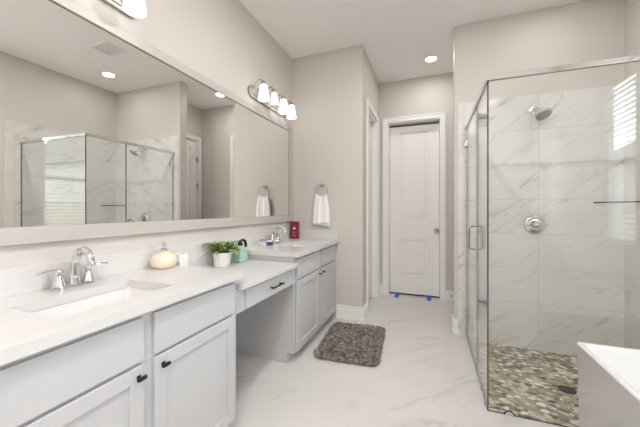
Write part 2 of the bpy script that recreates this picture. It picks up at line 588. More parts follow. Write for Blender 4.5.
def panel_door(name, w, h, mtx, z0=.022, rows=((.27, .81), (1.08, 2.345)), side=.145, t=.035):
    """Two-panel moulded slab; front face at local y=0, thickness into +y"""
    m = MB()
    xs = (0, side, w - side, w)
    zz = [z0] + [z for r in rows for z in r] + [h]
    m.box(0, side, 0, t, z0, h, mtx=mtx); m.box(w - side, w, 0, t, z0, h, mtx=mtx)
    for i in range(0, len(zz), 2):
        m.box(side, w - side, 0, t, zz[i], zz[i + 1], mtx=mtx)
    for a, b in rows:
        m.box(side, w - side, .016, t - .008, a, b, mtx=mtx)
        # sloped moulding round the panel
        for (p0, p1, q0, q1) in ((side, side + .014, a, b), (w - side - .02, w - side, a, b), (side, w - side, a, a + .02), (side, w - side, b - .02, b)):
            m.box(p0, p1, .005, .02, q0, q1, .002, mtx=mtx)
        m.box(side + .045, w - side - .045, .006, .02, a + .045, b - .045, .004, mtx=mtx)
    return struct(name, m, M['trim'])
d1 = panel_door('door_1', DX1 - DX0 - .034, 2.425, T(DX0 + .017, YD + .115, 0))
m = MB()
kx, kz = 1.640, .945
m.lathe([(0, 0), (.030, 0), (.030, .006), (.012, .010), (.011, .030), (.020, .036), (.027, .048), (.027, .058), (.018, .068), (0, .070)], 20, mtx=T(kx, YD + .116, kz) @ RX(90))
build('door_knob', m, M['nickel'], d1, world=True)
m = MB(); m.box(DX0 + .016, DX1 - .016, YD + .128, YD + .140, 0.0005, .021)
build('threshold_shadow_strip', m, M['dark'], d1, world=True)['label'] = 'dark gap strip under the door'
d2 = panel_door('door_2', HY1 - HY0 - .034, 2.45, T(XC - .075, HY0 + .017, 0) @ RZ(90))
d3 = panel_door('door_3', QY1 - QY0 - .034, 2.45, T(XH + .02, QY1 - .017, 0) @ RZ(-90))
for z in (.35, 1.65, 2.12):
    m = MB(); m.box(XH + .004, XH + .019, QY1 - .020, QY1 - .008, z - .05, z + .05, .001)
    m.tube([(XH - .004, QY1 - .014, z - .05), (XH - .004, QY1 - .014, z + .05)], .006, 8)
    build('hinge', m, M['nickel'], d3, world=True)

# windows: sashes, panes, and blinds
for wi, (a, b) in enumerate((W1, W2)):
    wm = MB()
    x0, x1 = XR + .085, XR + .125
    f = .045
    zm = 1.66
    wm.box(x0, x1, a, a + f, WZ0, WZ1, .003); wm.box(x0, x1, b - f, b, WZ0, WZ1, .003)
    wm.box(x0, x1, a, b, WZ0, WZ0 + f, .003); wm.box(x0, x1, a, b, WZ1 - f, WZ1, .003)
    wm.box(x0 - .01, x1, a + f, b - f, zm - .025, zm + .025, .003)
    wo = struct('window_%d' % (wi + 1), wm, M['vinyl'])
    pm = MB(); pm.box(x0 + .014, x0 + .020, a + f, b - f, WZ0 + f, zm - .025); build('lower_pane', pm, M['pane'], wo)
    pm = MB(); pm.box(x0 + .026, x0 + .032, a + f, b - f, zm + .025, WZ1 - f); build('upper_pane', pm, M['pane'], wo)
    sm = MB(); sm.box(XR - .012, XR + .085, a, b, WZ0 - .016, WZ0, .003); build('window_sill', sm, M['trim'], wo)
    lab = ('white slatted blind in the window nearer the shower, reflected in the vanity mirror', 'white slatted blind reflected at the right end of the shower glass')[wi]
    bl = thing('window_blind', lab, 'blind', (XR + .045, (a + b) / 2, WZ0 + .001), group='blinds in the right wall windows')
    hw = (b - a) / 2 - .006
    H = WZ1 - WZ0 - .001
    hm = MB(); hm.box(-.028, .028, -hw, hw, H - .045, H - .001, .003); build('headrail', hm, M['blind'], bl)
    sl = MB()
    nsl = int((H - .09) / .046)
    for k in range(nsl):
        z = .042 + .046 * k
        sl.box(-.025, .025, -hw, hw, -.0014, .0014, mtx=T(0, 0, z) @ RY(-12))
    so = build('slats', sl, M['blind'], bl)
    bm_ = MB(); bm_.box(-.025, .025, -hw, hw, 0, .016, .004); build('bottom_rail', bm_, M['blind'], bl)
    for s in (-.7, .7):
        cm = MB(); cm.tube([(-.027, s * hw, .01), (-.027, s * hw, H - .04)], .0012, 6); build('ladder_cord', cm, M['blind'], bl)

# ------------------------------------------------------------------ vanity cabinets
XFACE = .547   # face frame plane; fronts stand .018 proud
def slab_front(name, y0, y1, z0, z1, parent):
    m = MB(); m.box(XFACE, XFACE + .018, y0, y1, z0, z1, .002)
    return build(name, m, M['cab'], parent, world=True)
def shaker(name, y0, y1, z0, z1, parent, s=.055):
    m = MB()
    m.box(XFACE, XFACE + .018, y0, y0 + s, z0, z1, .0012, 1); m.box(XFACE, XFACE + .018, y1 - s, y1, z0, z1, .0012, 1)
    m.box(XFACE, XFACE + .018, y0 + s, y1 - s, z0, z0 + s, .0012, 1); m.box(XFACE, XFACE + .018, y0 + s, y1 - s, z1 - s, z1, .0012, 1)
    m.box(XFACE, XFACE + .009, y0 + s - .003, y1 - s + .003, z0 + s - .003, z1 - s + .003)
    return build(name, m, M['cab'], parent, world=True)
def knob(y, z, parent):
    m = MB()
    x = XFACE + .018
    m.lathe([(.006, 0), (.0045, .006), (.0045, .014)], 12, mtx=T(x, y, z) @ RY(90))
    m.box(x + .013, x + .024, y - .017, y + .017, z - .0065, z + .0065, .002)
    m.box(x, x + .002, y - .008, y + .008, z - .008, z + .008, .0006)
    return build('knob', m, M['black'], parent, world=True)

def cabinet(label, y0, y1, fronts, doors, knobs, mid, left_leg=False):
    t = thing('vanity_cabinet', label, 'cabinet', (XFACE / 2, (y0 + y1) / 2, 0))
    m = MB()
    top = ZC - .0365
    # carcass: two sides with toe notch, bottom, back, face frame
    for ya, yb in ((y0, y0 + .018), (y1 - .018, y1)):
        m.box(.002, XFACE - .018, ya, yb, .085, top)
        m.box(.002, .487, ya, yb, 0, .085)
        m.box(.487, XFACE, ya, yb, .0, .012) if False else None
    m.box(.002, XFACE - .018, y0 + .018, y1 - .018, .085, .103)
    m.box(.002, .010, y0 + .018, y1 - .018, .103, top)
    m.box(XFACE - .018, XFACE, y0, y0 + .035, .085, top); m.box(XFACE - .018, XFACE, y1 - .035, y1, .085, top)
    m.box(XFACE - .018, XFACE, y0 + .035, y1 - .035, top - .035, top); m.box(XFACE - .018, XFACE, y0 + .035, y1 - .035, .085, .12)
    m.box(XFACE - .018, XFACE, y0 + .035, mid - .025, .65, .69); m.box(XFACE - .018, XFACE, mid + .025, y1 - .035, .65, .69)
    m.box(XFACE - .018, XFACE, mid - .025, mid + .025, .12, top - .035)
    build('carcass', m, M['cab'], t, world=True)
    m = MB(); m.box(.475, .487, y0 + .018, y1 - .018, 0, .085); build('toe_kick', m, M['cab'], t, world=True)
    for a, b in fronts:
        slab_front('drawer_front', a, b, .672, .832, t)
    for (a, b), ky in zip(doors, knobs):
        d = shaker('door', a, b, .092, .658, t)
        knob(ky, .618, d)
    return t
cabinet('pale grey shaker vanity cabinet in front, under the near sink', .250, 1.372,
        ((.315, .797), (.843, 1.340)), ((.315, .797), (.843, 1.340)), (.775, .880), .820)
cabinet('pale grey shaker vanity cabinet at the far end, against the end wall', 2.110, YV - .003,
        ((2.150, 2.655), (2.700, 3.150)), ((2.150, 2.655), (2.700, 3.150)), (2.632, 2.735), 2.678)

# dressing desk between the cabinets: apron with one drawer
t = thing('dressing_desk', 'pale grey desk apron with one drawer between the two vanity cabinets', 'desk', (.28, 1.741, .64))
m = MB()
m.box(XFACE - .018, XFACE, 1.3735, 2.1085, .645, ZD - .031)
m.box(.03, XFACE - .018, 1.3735, 1.3915, .645, ZD - .031); m.box(.03, XFACE - .018, 2.0905, 2.1085, .645, ZD - .031)
m.box(.004, .022, 1.3735, 2.1085, .645, ZD - .031)
build('apron', m, M['cab'], t, world=True)
m = MB(); m.box(XFACE, XFACE + .018, 1.452, 2.066, .655, .768, .002)
dr = build('drawer', m, M['cab'], t, world=True)
m = MB()
x = XFACE + .018
m.tube([(x + .028, 1.705, .712), (x + .028, 1.865, .712)], .006, 12)
for y in (1.725, 1.845):
    m.tube([(x, y, .712), (x + .028, y, .712)], .0055, 10)
build('bar_handle', m, M['black'], dr, world=True)

# worktops with undermount basins
def worktop(label, y0, y1, sy0, sy1, sx0=.185, sx1=.475):
    t = thing('vanity_countertop', label, 'countertop', (XF / 2, (y0 + y1) / 2, ZC - .036))
    m = MB()
    z0, z1 = ZC - .036, ZC
    m.box(.002, sx0, y0, y1, z0, z1); m.box(sx1, XF, y0, y1, z0, z1)
    m.box(sx0, sx1, y0, sy0, z0, z1); m.box(sx0, sx1, sy1, y1, z0, z1)
    build('slab', m, M['top'], t, world=True)
    # basin: open-topped tray with sloping sides
    b = bmesh.new()
    def ring(ix, iy, z, r):
        pts = []
        xa, xb, ya, yb = sx0 - .006 + ix, sx1 + .006 - ix, sy0 - .006 + iy, sy1 + .006 - iy
        for cx, cy, a0 in ((xb - r, yb - r, 0), (xa + r, yb - r, 90), (xa + r, ya + r, 180), (xb - r, ya + r, 270)):
            for k in range(5):
                a = R(a0 + 22.5 * k)
                pts.append(b.verts.new((cx + r * math.cos(a), cy + r * math.sin(a), z)))
        return pts
    zt = z0 - .0005
    rs = [ring(-.02, -.02, zt, .03), ring(0, 0, zt, .02), ring(.012, .014, zt - .05, .025), ring(.03, .04, zt - .10, .03), ring(.06, .09, zt - .118, .04), ring(.12, .19, zt - .125, .02)]
    for p, q in zip(rs, rs[1:]):
        for k in range(20):
            b.faces.new((p[k], p[(k + 1) % 20], q[(k + 1) % 20], q[k]))
    b.faces.new(rs[-1])
    bmesh.ops.recalc_face_normals(b, faces=b.faces[:])
    mb = MB(); mb._merge(b, True)
    bo = build('basin', mb, M['basin'], t, world=True)
    md = bo.modifiers.new('thick', 'SOLIDIFY'); md.thickness = .006; md.offset = 0
    m = MB(); m.lathe([(0, .004), (.014, .004), (.021, .001), (.021, -.004), (0, -.004)], 20, mtx=T((sx0 + sx1) / 2, (sy0 + sy1) / 2, zt - .121))
    build('sink_drain', m, M['chrome'], bo, world=True)
    return t
wt1 = worktop('white quartz countertop with rectangular basin in the foreground', .235, 1.386, .575, 1.015)
wt2 = worktop('white quartz countertop with basin at the far end below the towel', 2.097, YV - .001, 2.44, 2.88)
m = MB(); m.box(.002, XF, 1.3865, 2.0965, ZD - .030, ZD, .002)
tag(build('desk_countertop', m, M['top']), 'lower white quartz desktop between the two sink countertops', 'countertop')
# backsplashes
m = MB(); m.box(.0015, .0195, .235, 1.386, ZC + .0002, 1.0, .0015); build('backsplash', m, M['top'], wt1, world=True)
m = MB(); m.box(.0015, .0195, 2.0965, YV - .001, ZC + .0002, 1.0, .0015); m.box(.0195, XF, YV - .020, YV - .001, ZC + .0002, 1.0, .0015)
build('backsplash', m, M['top'], wt2, world=True)
m = MB(); m.box(.0015, .0195, 1.387, 2.096, ZD + .0002, 1.0, .0015)
tag(build('desk_backsplash', m, M['top']), 'white quartz backsplash behind the potted plant on the low desktop', 'backsplash')

# ------------------------------------------------------------------ mirror
my0, my1, mz0, mz1 = .32, 3.096, 1.161, 2.146
t = thing('wall_mirror', 'long wall mirror in a pale taupe frame above the vanity', 'mirror', (.001, (my0 + my1) / 2, mz0 - .07))
m = MB(); m.box(.004, .012, my0 - .01, my1 + .01, mz0 - .01, mz1 + .01)
build('mirror_glass', m, M['mirror'], t, world=True)
m = MB()
fw, fd = .070, .021
def frame_bar(p0, p1, inward):
    pass
for (a, b, c, d) in ((my0 - fw, my1 + fw, mz0 - fw, mz0), (my0 - fw, my1 + fw, mz1, mz1 + .058), (my0 - fw, my0, mz0, mz1), (my1, my1 + fw, mz0, mz1)):
    m.box(.001, fd, a, b, c, d, .002)
# fine dark inner lip
build('mirror_frame', m, M['frame'], t, world=True)
m = MB()
l = .0022
for (a, b, c, d) in ((my0, my1, mz0, mz0 + l), (my0, my1, mz1 - l, mz1), (my0, my0 + l, mz0, mz1), (my1 - l, my1, mz0, mz1)):
    m.box(.012, .018, a, b, c, d)
build('inner_lip', m, plain('frame_lip', (.34, .30, .26), .5), t, world=True)

# ------------------------------------------------------------------ vanity light bars
def light_bar(label, yc, dim_index, z=2.315):
    t = thing('vanity_light_bar', label, 'wall lamp', (.0015, yc, z), group=None)
    m = MB()
    # long plate with rounded ends, domed
    hw, hz = .385, .056
    pts = []
    for k in range(17):
        a = R(-90 + 180 * k / 16); pts.append((hw - hz + hz * math.cos(a), hz * math.sin(a)))
    for k in range(17):
        a = R(90 + 180 * k / 16); pts.append((-hw + hz + hz * math.cos(a), hz * math.sin(a)))
    basis = Matrix(((0, 0, 1, 0), (1, 0, 0, 0), (0, 1, 0, 0), (0, 0, 0, 1)))   # local x->y, y->z, z->x
    m.prism(pts, 0, .022, .006, mtx=T(0, 0, .014) @ basis)
    m.prism([(x * .93, y * .62) for x, y in pts], .021, .030, .004, mtx=T(0, 0, .014) @ basis)
    build('backplate', m, M['nickel'], t)
    for i in range(4):
        y = (-.293, -.098, .102, .288)[i]
        a = MB()
        pts = [(.028, y, .0)]
        for k in range(0, 13):
            an = R(180 - 15 * k)
            pts.append((.070 + .042 * math.cos(an), y, .085 + .045 * math.sin(an)))
        pts.append((.112, y, .072))
        a.tube(pts, .006, 10)
        a.lathe([(.012, 0), (.016, .006), (.012, .012)], 14, mtx=T(.026, y, 0) @ RY(90))
        a.lathe([(0, .018), (.018, .016), (.026, .0), (.026, -.018), (.020, -.02), (0, -.02)], 18, mtx=T(.112, y, .088))
        arm = build('arm', a, M['nickel'], t)
        s = MB()
        s.lathe([(.024, .066), (.032, .060), (.039, .02), (.048, -.03), (.053, -.062), (.053, -.073), (.048, -.077), (0, -.077)], 24, mtx=T(.112, y, .008))
        sh = build('lamp_shade', s, M['shade_dim'] if i == dim_index else M['shade'], t)
        if i == dim_index:
            sh['label'] = 'unlit dimmer shade'
    return t
light_bar('brushed nickel light bar at the far end of the mirror, four frosted shades in view', 2.668, 1)
light_bar('brushed nickel light bar cut off by the top edge of the photo', .815, None, 2.335)

# ------------------------------------------------------------------ ceiling downlights and vent
def downlight(x, y, label, w=DOWNLIGHT_W):
    t = thing('recessed_downlight', label, 'ceiling light', (x, y, CEIL - .006), group='recessed downlights')
    m = MB(); m.lathe([(.062, .003), (.066, -.001), (.082, -.003), (.088, .001), (.088, .0055), (.062, .0055)], 32)
    build('trim_ring', m, M['trim'], t)
    m = MB(); m.lathe([(0, .001), (.062, .001), (.062, .005), (0, .005)], 32)
    build('lens', m, M['led'], t)
    ld = bpy.data.lights.new('downlight_lamp', 'AREA'); ld.shape = 'DISK'; ld.size = .13
    ld.energy = w; ld.color = (1.0, .975, .955)
    lo = bpy.data.objects.new('downlight_lamp', ld); COL.objects.link(lo); lo.parent = t
    lo.location = (0, 0, -.006)
downlight(1.567, 3.80, 'lit round downlight in the hall ceiling in front of the closed door', 2.9)
downlight(2.515, 2.707, 'lit round downlight over the shower, seen in the mirror beside the vent', 1.3)
downlight(1.45, .75, 'added fill downlight above the middle of the bathroom floor, out of frame overhead', 3.5)  # this lamp and those below are unseen, added for fill light
downlight(1.30, 1.88, 'added fill downlight above the floor beside the dressing desk, out of frame overhead', 12)  # invented overhead lamp, fills the middle of the room
downlight(2.55, .75, 'added fill downlight above the bathtub, out of frame overhead', 1.5)  # made-up fill lamp over the tub, no fixture seen
downlight(1.40, -.85, 'added fill downlight behind the photographer, the one nearer the vanity', 20)  # added behind the camera to brighten the far end
downlight(1.95, -.85, 'added fill downlight behind the photographer, the one nearer the bathtub', 20)  # another added fill lamp behind the camera

t = thing('ceiling_vent', 'white square ceiling air vent seen in the mirror', 'vent', (1.876, 2.283, CEIL - .008))
m = MB()
for a, b, c, d in ((-.14, .14, -.12, -.09), (-.14, .14, .09, .12), (-.14, -.11, -.09, .09), (.11, .14, -.09, .09)):
    m.box(a, b, c, d, 0, .0075, .001)
build('frame', m, M['trim'], t)
m = MB()
for k in range(9):
    m.box(-.11, .11, -.006, .006, -.0008, .0008, mtx=T(0, -.08 + .02 * k, .003) @ RX(28))
build('louvres', m, plain('grey_vent_louvre', (.80, .79, .78), .5), t)

# ------------------------------------------------------------------ faucets
def faucet(label, loc):
    t = thing('faucet', label, 'faucet', loc, group=None)
    m = MB()
    pts = []
    hx, hy, r = .026, .080, .024
    for cx, cy, a0 in ((hx - r, hy - r, 0), (-hx + r, hy - r, 90), (-hx + r, -hy + r, 180), (hx - r, -hy + r, 270)):
        for k in range(7):
            a = R(a0 + 15 * k); pts.append((cx + r * math.cos(a), cy + r * math.sin(a)))
    m.prism(pts, 0, .008, .002); m.prism([(x * .9, y * .965) for x, y in pts], .0075, .015, .003)
    build('base_plate', m, M['chrome'], t)
    m = MB()
    P = [(0, 0, .012), (.000, 0, .04), (.002, 0, .075), (.008, 0, .108), (.022, 0, .138), (.044, 0, .158), (.070, 0, .164), (.094, 0, .154), (.110, 0, .134), (.117, 0, .112)]
    m.tube(P, [.024, .0205, .019, .018, .0175, .017, .0165, .0155, .014, .013], 18)
    m.lathe([(.013, 0), (.0135, -.008), (.012, -.012), (0, -.012)], 16, mtx=T(.1175, 0, .112) @ RY(-10))
    m.lathe([(.026, 0), (.024, .006), (.020, .014), (.0, .014)], 18, mtx=T(0, 0, .012))
    build('spout', m, M['chrome'], t)
    m = MB(); m.tube([(-.020, 0, .012), (-.022, 0, .095)], .0028, 8); m.lathe([(0, .012), (.006, .009), (.007, .003), (.003, -.002), (0, -.002)], 12, mtx=T(-.022, 0, .094))
    build('lift_rod', m, M['chrome'], t)
    for s in (-1, 1):
        m = MB()
        m.lathe([(.025, .012), (.0245, .018), (.019, .032), (.0135, .055), (.012, .070), (.0145, .074), (.0145, .080), (.010, .086), (.006, .092), (0, .094)], 18, mtx=T(0, s * .058, 0))
        m.tube([(0, s * .058, .083), (.003, s * .075, .087), (.008, s * .105, .086), (.012, s * .138, .080)], [.006, .0055, .005, .0062], 10, flat=.7)
        build('handle', m, M['chrome'], t)
    return t
faucet('chrome two-handle faucet at the near sink in the foreground', (.078, .842, ZC + .0003))
faucet('chrome two-handle faucet at the far sink beside the red box', (.075, 2.655, ZC + .0003))

# ------------------------------------------------------------------ counter objects
# soap dispenser: squat ribbed globe, glass-clear pump
t = thing('soap_dispenser', 'round cream ribbed soap dispenser with chrome pump beside the near sink', 'soap dispenser', (.100, 1.292, ZC + .0003))
b = bmesh.new()
rings = []
prof = [(.0, 0), (.042, 0), (.056, .006), (.066, .022), (.070, .040), (.067, .058), (.058, .074), (.043, .085), (.028, .091), (.018, .094), (.018, .099), (0, .099)]
NR = 96
for r, z in prof:
    if r == 0:
        rings.append([b.verts.new((0, 0, z))]); continue
    rr = []
    for k in range(NR):
        a = 2 * math.pi * k / NR
        q = r * (1 + (.018 * math.cos(a * 24) if r > .03 else 0))
        rr.append(b.verts.new((q * math.cos(a), q * math.sin(a), z)))
    rings.append(rr)
for p, q in zip(rings, rings[1:]):
    for k in range(NR):
        k2 = (k + 1) % NR
        if len(p) == 1: b.faces.new((p[0], q[k], q[k2]))
        elif len(q) == 1: b.faces.new((p[k], p[k2], q[0]))
        else: b.faces.new((p[k], p[k2], q[k2], q[k]))
bmesh.ops.recalc_face_normals(b, faces=b.faces[:])
mb = MB(); mb._merge(b, True); build('body', mb, M['cream'], t)
m = MB()
m.lathe([(.019, .0985), (.020, .101), (.019, .112), (.010, .116), (.005, .117), (.005, .135), (.011, .137), (.012, .144), (.008, .149), (0, .150)], 18)
m.tube([(0, 0, .142), (.020, -.012, .143), (.038, -.022, .138), (.042, -.025, .131)], [.006, .0052, .0045, .0042], 10)
build('pump', m, M['chrome'], t)

t = thing('square_cup', 'plain white square cup between the cream soap dispenser and the plant', 'cup', (.072, 1.438, ZD + .0003))
m = MB()
m.box(-.033, .033, -.033, .033, 0, .008, .002)
for a, b_, c, d in ((-.033, -.028, -.033, .033), (.028, .033, -.033, .033), (-.0285, .0285, -.033, -.028), (-.0285, .0285, .028, .033)):
    m.box(a, b_, c, d, .006, .138, .0015)
build('cup_body', m, M['white'], t)

# potted plant
random.seed(5)
t = thing('potted_plant', 'small leafy green plant in a white pot on the low desktop', 'plant', (.118, 1.785, ZD + .0003))
m = MB(); m.lathe([(0, 0), (.052, 0), (.056, .004), (.067, .098), (.069, .104), (.064, .104), (.061, .092), (0, .088)], 32)
build('pot', m, M['white'], t)
m = MB(); m.lathe([(.0, .094), (.045, .093), (.0608, .091), (.060, .086), (0, .086)], 24); build('soil', m, M['soil'], t)
fol = MB()
b = fol.bm
def leaf(base, az, reach, rise, droop, wid, fold=.3):
    """arching blade with a central fold"""
    d = Vector((math.cos(az), math.sin(az), 0)); s = Vector((-d.y, d.x, 0))
    n = 7
    rows = []
    for i in range(n):
        u = i / (n - 1)
        p = Vector(base) + d * reach * u + Vector((0, 0, rise * math.sin(u * math.pi * .62) - droop * u * u))
        w = wid * math.sin(math.pi * min(1, .08 + u * .92)) ** .8 * (1 - .15 * u) if i < n - 1 else .0008
        if p.x + .118 < .028: p.x = .028 - .118
        l_, r_ = p + s * w + Vector((0, 0, w * fold)), p - s * w + Vector((0, 0, w * fold))
        for q in (l_, r_):
            if q.x + .118 < .026: q.x = .026 - .118
        rows.append([b.verts.new(l_), b.verts.new(p), b.verts.new(r_)])
    for p, q in zip(rows, rows[1:]):
        for k in (0, 1):
            f = b.faces.new((p[k], p[k + 1], q[k + 1], q[k])); f.smooth = True
for k in range(54):
    az = random.uniform(0, 2 * math.pi)
    ln = random.uniform(.05, .165)
    leaf((.02 * math.cos(az), .02 * math.sin(az), .093 + random.uniform(0, .02)), az, ln, random.uniform(.02, .085), random.uniform(.0, .05), random.uniform(.012, .020))
for k in range(16):
    az = random.uniform(0, 2 * math.pi)
    leaf((.015 * math.cos(az), .015 * math.sin(az), .10), az, random.uniform(.03, .07), random.uniform(.06, .09), .0, random.uniform(.011, .016))
build('foliage', fol, M['leaf'], t)

# mint green bottle with black pump head
t = thing('mint_soap_bottle', 'mint green bottle with a black handle right of the potted plant', 'bottle', (.135, 1.985, ZD + .0003))
m = MB(); m.box(-.042, .042, -.052, .052, 0, .118, .016, 3)
m.lathe([(.030, .114), (.026, .124), (.018, .130), (.018, .138), (0, .138)], 20)
build('bottle_body', m, M['mint'], t)
m = MB()
m.lathe([(.020, .132), (.021, .136), (.021, .150), (.016, .154), (0, .154)], 18)
m.tube([(0, -.010, .158), (.004, .008, .168), (.008, .028, .172), (.012, .045, .164), (.014, .054, .142), (.014, .056, .110), (.012, .053, .078)], [.010, .011, .012, .012, .012, .012, .010], 12)
build('pump_handle', m, M['black'], t)

# small things left of the far faucet
t = thing('glass_jar', 'small clear glass jar with a grey lid left of the far faucet', 'jar', (.105, 2.370, ZC + .0003))
m = MB(); m.lathe([(0, 0), (.028, 0), (.031, .004), (.031, .040), (.026, .046), (0, .046)], 24); build('jar_body', m, M['jar'], t)
m = MB(); m.lathe([(.028, .0462), (.030, .048), (.030, .060), (.026, .062), (0, .062)], 24); build('lid', m, M['nickel'], t)
t = thing('small_card_box', 'small navy box with a white lid between the glass jar and far faucet', 'box', (.125, 2.470, ZC + .0003), R(18))
m = MB(); m.box(-.024, .024, -.036, .036, 0, .034, .001); build('box_body', m, M['blue'], t)
m = MB(); m.box(-.025, .025, -.037, .037, .0342, .042, .001); build('white_lid', m, M['white'], t)

# burgundy box with white heart and fine print
t = thing('burgundy_box', 'upright burgundy box with white emblem in the corner beyond the far faucet', 'box', (.082, 3.105, ZC + .0003), R(4))
m = MB(); m.box(-.049, .049, -.024, .024, 0, .200, .0012); build('carton', m, M['red'], t)
m = MB()
heart = []
for k in range(36):
    a = 2 * math.pi * k / 36
    heart.append((16 * math.sin(a) ** 3 * .00105, (13 * math.cos(a) - 5 * math.cos(2 * a) - 2 * math.cos(3 * a) - math.cos(4 * a)) * .00105))
m.prism(heart, 0, .0006, mtx=T(.003, -.0241, .120) @ RX(90))
build('emblem', m, M['print'], t)
pinkp = plain('pink_print', (.50, .22, .26), .6)
for z, w in ((.150, .018), (.078, .026), (.066, .020), (.042, .028), (.032, .024)):
    m = MB(); m.box(-w, w, -.0246, -.0240, z - .002, z + .002)
    build('print_line', m, pinkp, t)

# ------------------------------------------------------------------ towel ring and towel
tx, tz = .392, 1.520
t = thing('towel_ring', 'brushed nickel towel ring on the end wall above the far sink', 'towel ring', (tx, YV - .001, tz))
m = MB(); m.lathe([(0, 0), (.028, 0), (.028, .006), (.020, .012), (.011, .016), (.010, .045), (.014, .050), (0, .055)], 24, mtx=RX(90)); build('wall_mount', m, M['nickel'], t)
m = MB(); m.tube([(.078 * math.sin(2 * math.pi * k / 40), -.046, -.078 + .078 * math.cos(2 * math.pi * k / 40)) for k in range(40)], .0045, 10, closed=True); build('ring', m, M['nickel'], t)
# towel: gathered at the ring, draped over its lower arc, front and back flaps
def towel():
    b = bmesh.new()
    yr = YV - .047
    zring = tz - .15
    cols = 41
    path = []
    for i in range(15): path.append(('b', i / 14))      # back flap, bottom to top
    for i in range(1, 8): path.append(('o', i / 8))     # over the ring
    for i in range(22): path.append(('f', i / 21))      # front flap, top to bottom
    grid = []
    for typ, u in path:
        row = []
        for c in range(cols):
            s = c / (cols - 1) * 2 - 1
            if typ == 'b':
                dz = -.322 * (1 - u); side = 1; k = 1 - u
            elif typ == 'f':
                dz = -.300 * u; side = -1; k = u
            else:
                dz = 0; side = 0; k = 0
            half = .066 + .026 * min(1, k * 2.2) + .006 * k
            arc = -math.sqrt(max(0, .078 ** 2 - (min(.072, abs(s * half)) ** 2))) + .078   # ring's curve
            x = tx + s * half
            zt = zring + arc * .75 * (1 - min(1, k * 1.3))
            fold = (.0045 * math.sin(s * 6.0 + .6) + .002 * math.sin(s * 13 + 2)) * min(1, .35 + k * 1.6)
            if typ == 'o':
                a = math.pi * u
                y = yr + .011 * math.cos(a); z = zt + .011 * math.sin(a)
            else:
                y = yr + side * (.011 + .006 * k) + fold * (1 if side < 0 else .5); z = zt + dz
                if side > 0: y = min(y, YV - .012)
            z += (.006 * math.sin(s * 2.3) if side < 0 else -.004 - .012 * s) * k
            row.append(b.verts.new((x, y, z)))
        grid.append(row)
    for p, q in zip(grid, grid[1:]):
        for c in range(cols - 1):
            b.faces.new((p[c], p[c + 1], q[c + 1], q[c]))
    bmesh.ops.recalc_face_normals(b, faces=b.faces[:])
    mb = MB(); mb._merge(b, True)
    o = build('hand_towel', mb, M['towel'])
    md = o.modifiers.new('thick', 'SOLIDIFY'); md.thickness = .006; md.offset = 0
    return tag(o, 'white hand towel hanging from the ring on the end wall', 'towel')
towel()

# ------------------------------------------------------------------ rug
random.seed(11)
t = thing('bath_rug', 'shaggy dark taupe bath rug on the marble floor by the far cabinet', 'rug', (.888, 2.664, 0), R(4))
def rrect(hx, hy, r, n=8):
    pts = []
    for cx, cy, a0 in ((hx - r, hy - r, 0), (-hx + r, hy - r, 90), (-hx + r, -hy + r, 180), (hx - r, -hy + r, 270)):
        for k in range(n + 1):
            a = R(a0 + 90 * k / n); pts.append((cx + r * math.cos(a), cy + r * math.sin(a)))
    return pts
HX, HY, RR = .268, .388, .075
m = MB(); m.prism(rrect(HX, HY, RR), .0008, .012, .003); build('backing', m, M['rugb'], t)
pm = MB(); b = pm.bm
tuft = {(i, j): (random.gauss(0, 1), random.gauss(0, 1)) for i in range(40) for j in range(60)}
for k in range(30000):
    x = random.uniform(-HX - .006, HX + .006); y = random.uniform(-HY - .006, HY + .006)
    ax, ay = abs(x) - (HX - RR), abs(y) - (HY - RR)
    if ax > 0 and ay > 0 and ax * ax + ay * ay > (RR + .006) ** 2: continue
    az = random.uniform(0, 2 * math.pi)
    # clumps lean together
    cx, cy = tuft[int((x + .3) / .022), int((y + .42) / .022)]
    lean = Vector((cx + random.gauss(0, .45), cy + random.gauss(0, .45), 0)) * .010
    w = .0018
    h = random.uniform(.012, .022)
    s = Vector((math.cos(az), math.sin(az), 0)) * w
    p0 = Vector((x, y, .011 if max(abs(x) - HX, abs(y) - HY) < -.002 else .003)); p1 = p0 + lean * .5 + Vector((0, 0, h * .6)); p2 = p0 + lean * 1.3 + Vector((0, 0, h))
    v = [b.verts.new(p0 - s), b.verts.new(p0 + s), b.verts.new(p1 + s), b.verts.new(p1 - s), b.verts.new(p2)]
    b.faces.new((v[0], v[1], v[2], v[3])); b.faces.new((v[3], v[2], v[4]))
po = build('pile', pm, M['rug'], t); po['kind'] = 'stuff'

# ------------------------------------------------------------------ blue tape, door stop
for i, (x, lab) in enumerate(((1.125, 'blue masking tape strip on the floor under the door, left one'), (1.555, 'blue masking tape strip on the floor under the door, right one'))):
    m = MB()
    z = .0006
    prof = [(-.020, .030), (.0, .024), (.07, .0014), (.185, .0008)]
    for k in range(len(prof) - 1):
        (ya, za), (yb, zb) = prof[k], prof[k + 1]
        m.box(-.006, .048, 0, math.hypot(yb - ya, zb - za) + .001, 0, .0012,
              mtx=T(x - .01 * k * (0.6), YD + .115 - ya, za) @ RZ(180) @ RX(math.degrees(math.atan2(zb - za, yb - ya))) @ T(-.02, 0, 0))
    tag(build('masking_tape', m, M['tape']), lab, 'tape', 'tape strips under the door')
m = MB()
m.lathe([(.014, 0), (.014, .004), (.005, .006), (.005, .050), (.009, .052), (.009, .064), (0, .066)], 16, mtx=T(1.815, YD - .0155, .085) @ RX(90))
tag(build('door_stop', m, M['nickel']), 'small metal door stop on the baseboard right of the closed door', 'door stop')

